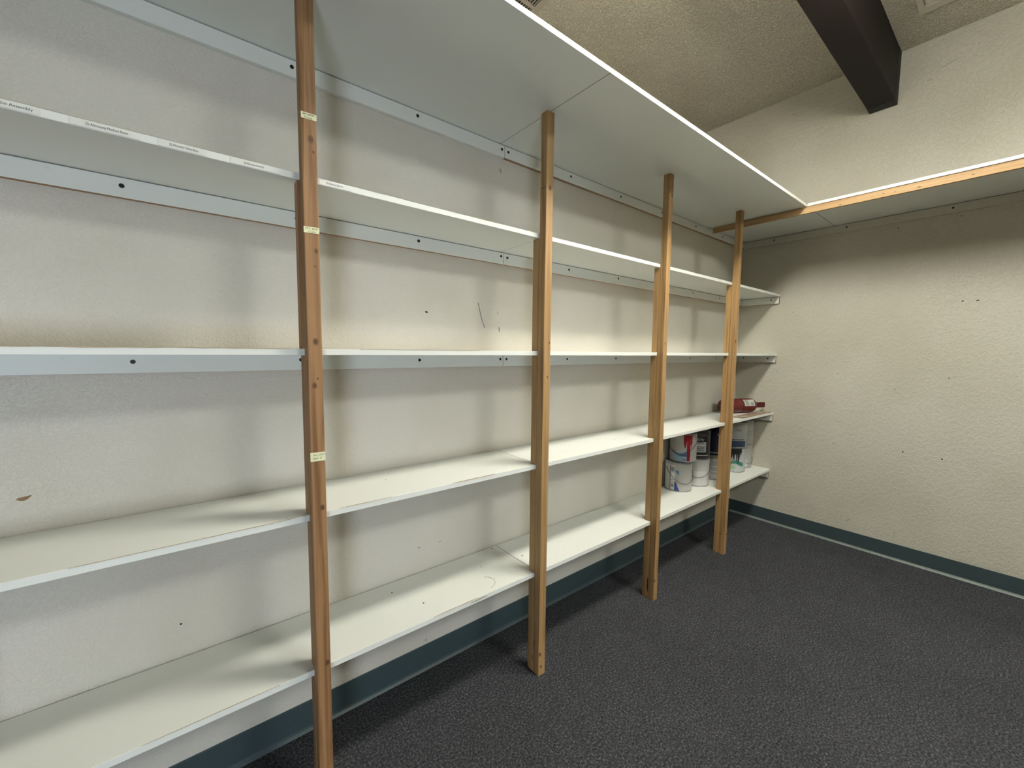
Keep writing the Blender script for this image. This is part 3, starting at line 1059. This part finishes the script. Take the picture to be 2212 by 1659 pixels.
# ------------------------------------------------------------------ red extinguisher on the fourth shelf
Z4 = LV[4][1]
A = Vector((-.468, -.082, 0)); B = Vector((-.062, -.262, 0))
dirv = (B - A).normalized()
er = empty('fire_extinguisher', (A.x, A.y, Z4), math.atan2(dirv.y, dirv.x))
tag(er, 'red fire extinguisher cylinder lying on its side on the fourth shelf', 'extinguisher')
ER = .059
rde = flat('extinguisher_red', (.105, .011, .009), .38, 0, .2)
rdk = flat('extinguisher_dark_red', (.075, .002, .006), .35, 0, .1)
prof = [(.012, .000), (.032, .004), (.048, .014), (.056, .028), (ER, .045), (ER, .165), (ER * .975, .168), (ER * .975, .173), (ER, .176), (ER, .285), (ER * .96, .302),
        (ER * .82, .320), (ER * .58, .333), (.020, .340), (.018, .346)]
eb = lathe('cylinder_body', prof, rde, er, 44)
eb.rotation_euler = (0, math.pi / 2, 0)
eb.location = (0, 0, ER + .001)
nk = bevel_box('valve_handle', (.340, .445, -.011, .011, ER - .018, ER + .024), rdk, er, .004, seg=2)
lathe_c = lathe('valve_collar', [(.022, .336), (.024, .338), (.024, .350), (.020, .352)], rdk, er, 24)
lathe_c.rotation_euler = (0, math.pi / 2, 0)
lathe_c.location = (0, 0, ER + .001)
# paper label wrapped on the side that faces the room
def wrap_x(name, xa, xb, a0, a1, off, mat, n=10):
    V, F = [], []
    for i in range(n + 1):
        a = a0 + (a1 - a0) * i / n
        for x in (xa, xb):
            V.append((x, -(ER + off) * math.cos(a), ER + .001 + (ER + off) * math.sin(a)))
    for i in range(n):
        F.append((2 * i, 2 * i + 1, 2 * i + 3, 2 * i + 2))
    return mesh_obj(name, V, F, mat, er, smooth=True)


wrap_x('paper_label', .190, .292, .05, 1.05, .0008, flat('ext_label', (.46, .47, .43), .5))
wrap_x('label_print', .200, .236, .16, .95, .0013, flat('ext_print', (.25, .27, .25), .5))
wrap_x('label_print', .250, .284, .12, .60, .0013, flat('ext_print', (.25, .27, .25), .5))

# red and cream placard lying at the shelf end
pl = empty('placard', (-.30, -.262, Z4))
tag(pl, 'long red-bordered cream placard lying flat at the end of the fourth shelf', 'placard')
cre = flat('placard_cream', (.46, .42, .30), .5)
prd = flat('placard_red', (.20, .035, .035), .5)
V, F = [], []
nx = 24
X0, X1, Y0, Y1 = -.29, .285, -.0525, .038
def sheet_z(x, y):
    t = max(0.0, (-.20 - x) / .09) * max(0.0, (0.02 - y) / .07)
    return .0012 + .006 * t
for lay in (0, 1):
    for j in range(5):
        for i in range(nx + 1):
            x = X0 + (X1 - X0) * i / nx
            y = Y0 + (Y1 - Y0) * j / 4
            V.append((x, y, sheet_z(x, y) + .0012 * lay - .0008))
mm = 5 * (nx + 1)
for j in range(4):
    for i in range(nx):
        a = j * (nx + 1) + i
        F.append((mm + a, mm + a + 1, mm + a + nx + 2, mm + a + nx + 1))
        F.append((a, a + nx + 1, a + nx + 2, a + 1))
for i in range(nx):
    F.append((i, i + 1, mm + i + 1, mm + i))
    a = 4 * (nx + 1) + i
    F.append((a + 1, a, mm + a, mm + a + 1))
for j in range(4):
    a = j * (nx + 1)
    F.append((a + nx + 1, a, mm + a, mm + a + nx + 1))
    a += nx
    F.append((a, a + nx + 1, mm + a + nx + 1, mm + a))
mesh_obj('sheet', V, F, cre, pl)
def on_sheet(name, x0, x1, y0, y1, mat):
    V, F = [], []
    n = 16
    for i in range(n + 1):
        x = x0 + (x1 - x0) * i / n
        for y in (y0, y1):
            V.append((x, y, sheet_z(x, y) + .0010))
    for i in range(n):
        F.append((2 * i, 2 * i + 2, 2 * i + 3, 2 * i + 1))
    mesh_obj(name, V, F, mat, pl)
on_sheet('red_border', X0 + .004, X1 - .004, Y0 + .003, Y0 + .013, prd)
on_sheet('red_border', X0 + .004, X1 - .004, Y1 - .013, Y1 - .003, prd)
on_sheet('red_border', X1 - .016, X1 - .004, Y0 + .013, Y1 - .013, prd)
on_sheet('red_border', X0 + .004, X0 + .016, Y0 + .013, Y1 - .013, prd)
on_sheet('red_bar', X0 + .06, X1 - .16, .004, .014, prd)
on_sheet('red_bar', X0 + .16, X1 - .05, -.022, -.010, prd)

# ------------------------------------------------------------------ crumbs on the carpet
V, F = [], []
rnd = random.Random(21)
def crumb(x, y, s):
    o_ = len(V)
    n = 5
    for i in range(n):
        a = 2 * math.pi * i / n + rnd.uniform(-.3, .3)
        V.append((x + s * math.cos(a), y + s * .6 * math.sin(a), .0005))
    for i in range(n):
        a = 2 * math.pi * i / n + rnd.uniform(-.3, .3)
        V.append((x + s * .5 * math.cos(a), y + s * .3 * math.sin(a), s * .8))
    for i in range(n):
        j = (i + 1) % n
        F.append((o_ + i, o_ + j, o_ + n + j, o_ + n + i))
    F.append(tuple(o_ + n + i for i in range(n)))
for _ in range(34):
    crumb(rnd.uniform(-3.3, -.1), rnd.uniform(-1.7, -.36), rnd.uniform(.0015, .004))
cb = mesh_obj('carpet_crumbs', V, F, flat('crumb_pale', (.26, .25, .23), .8))
tag(cb, 'tiny pale crumbs and lint scattered over the carpet', 'crumbs', kind='stuff')

V, F = [], []
for _ in range(14):
    crumb(rnd.uniform(-2.6, -.2), rnd.uniform(-1.7, -.5), rnd.uniform(.003, .006))
dk = mesh_obj('carpet_lint', V, F, flat('lint_black', (.008, .008, .008), .9))
tag(dk, 'small black bits of lint on the grey carpet', 'lint', kind='stuff')
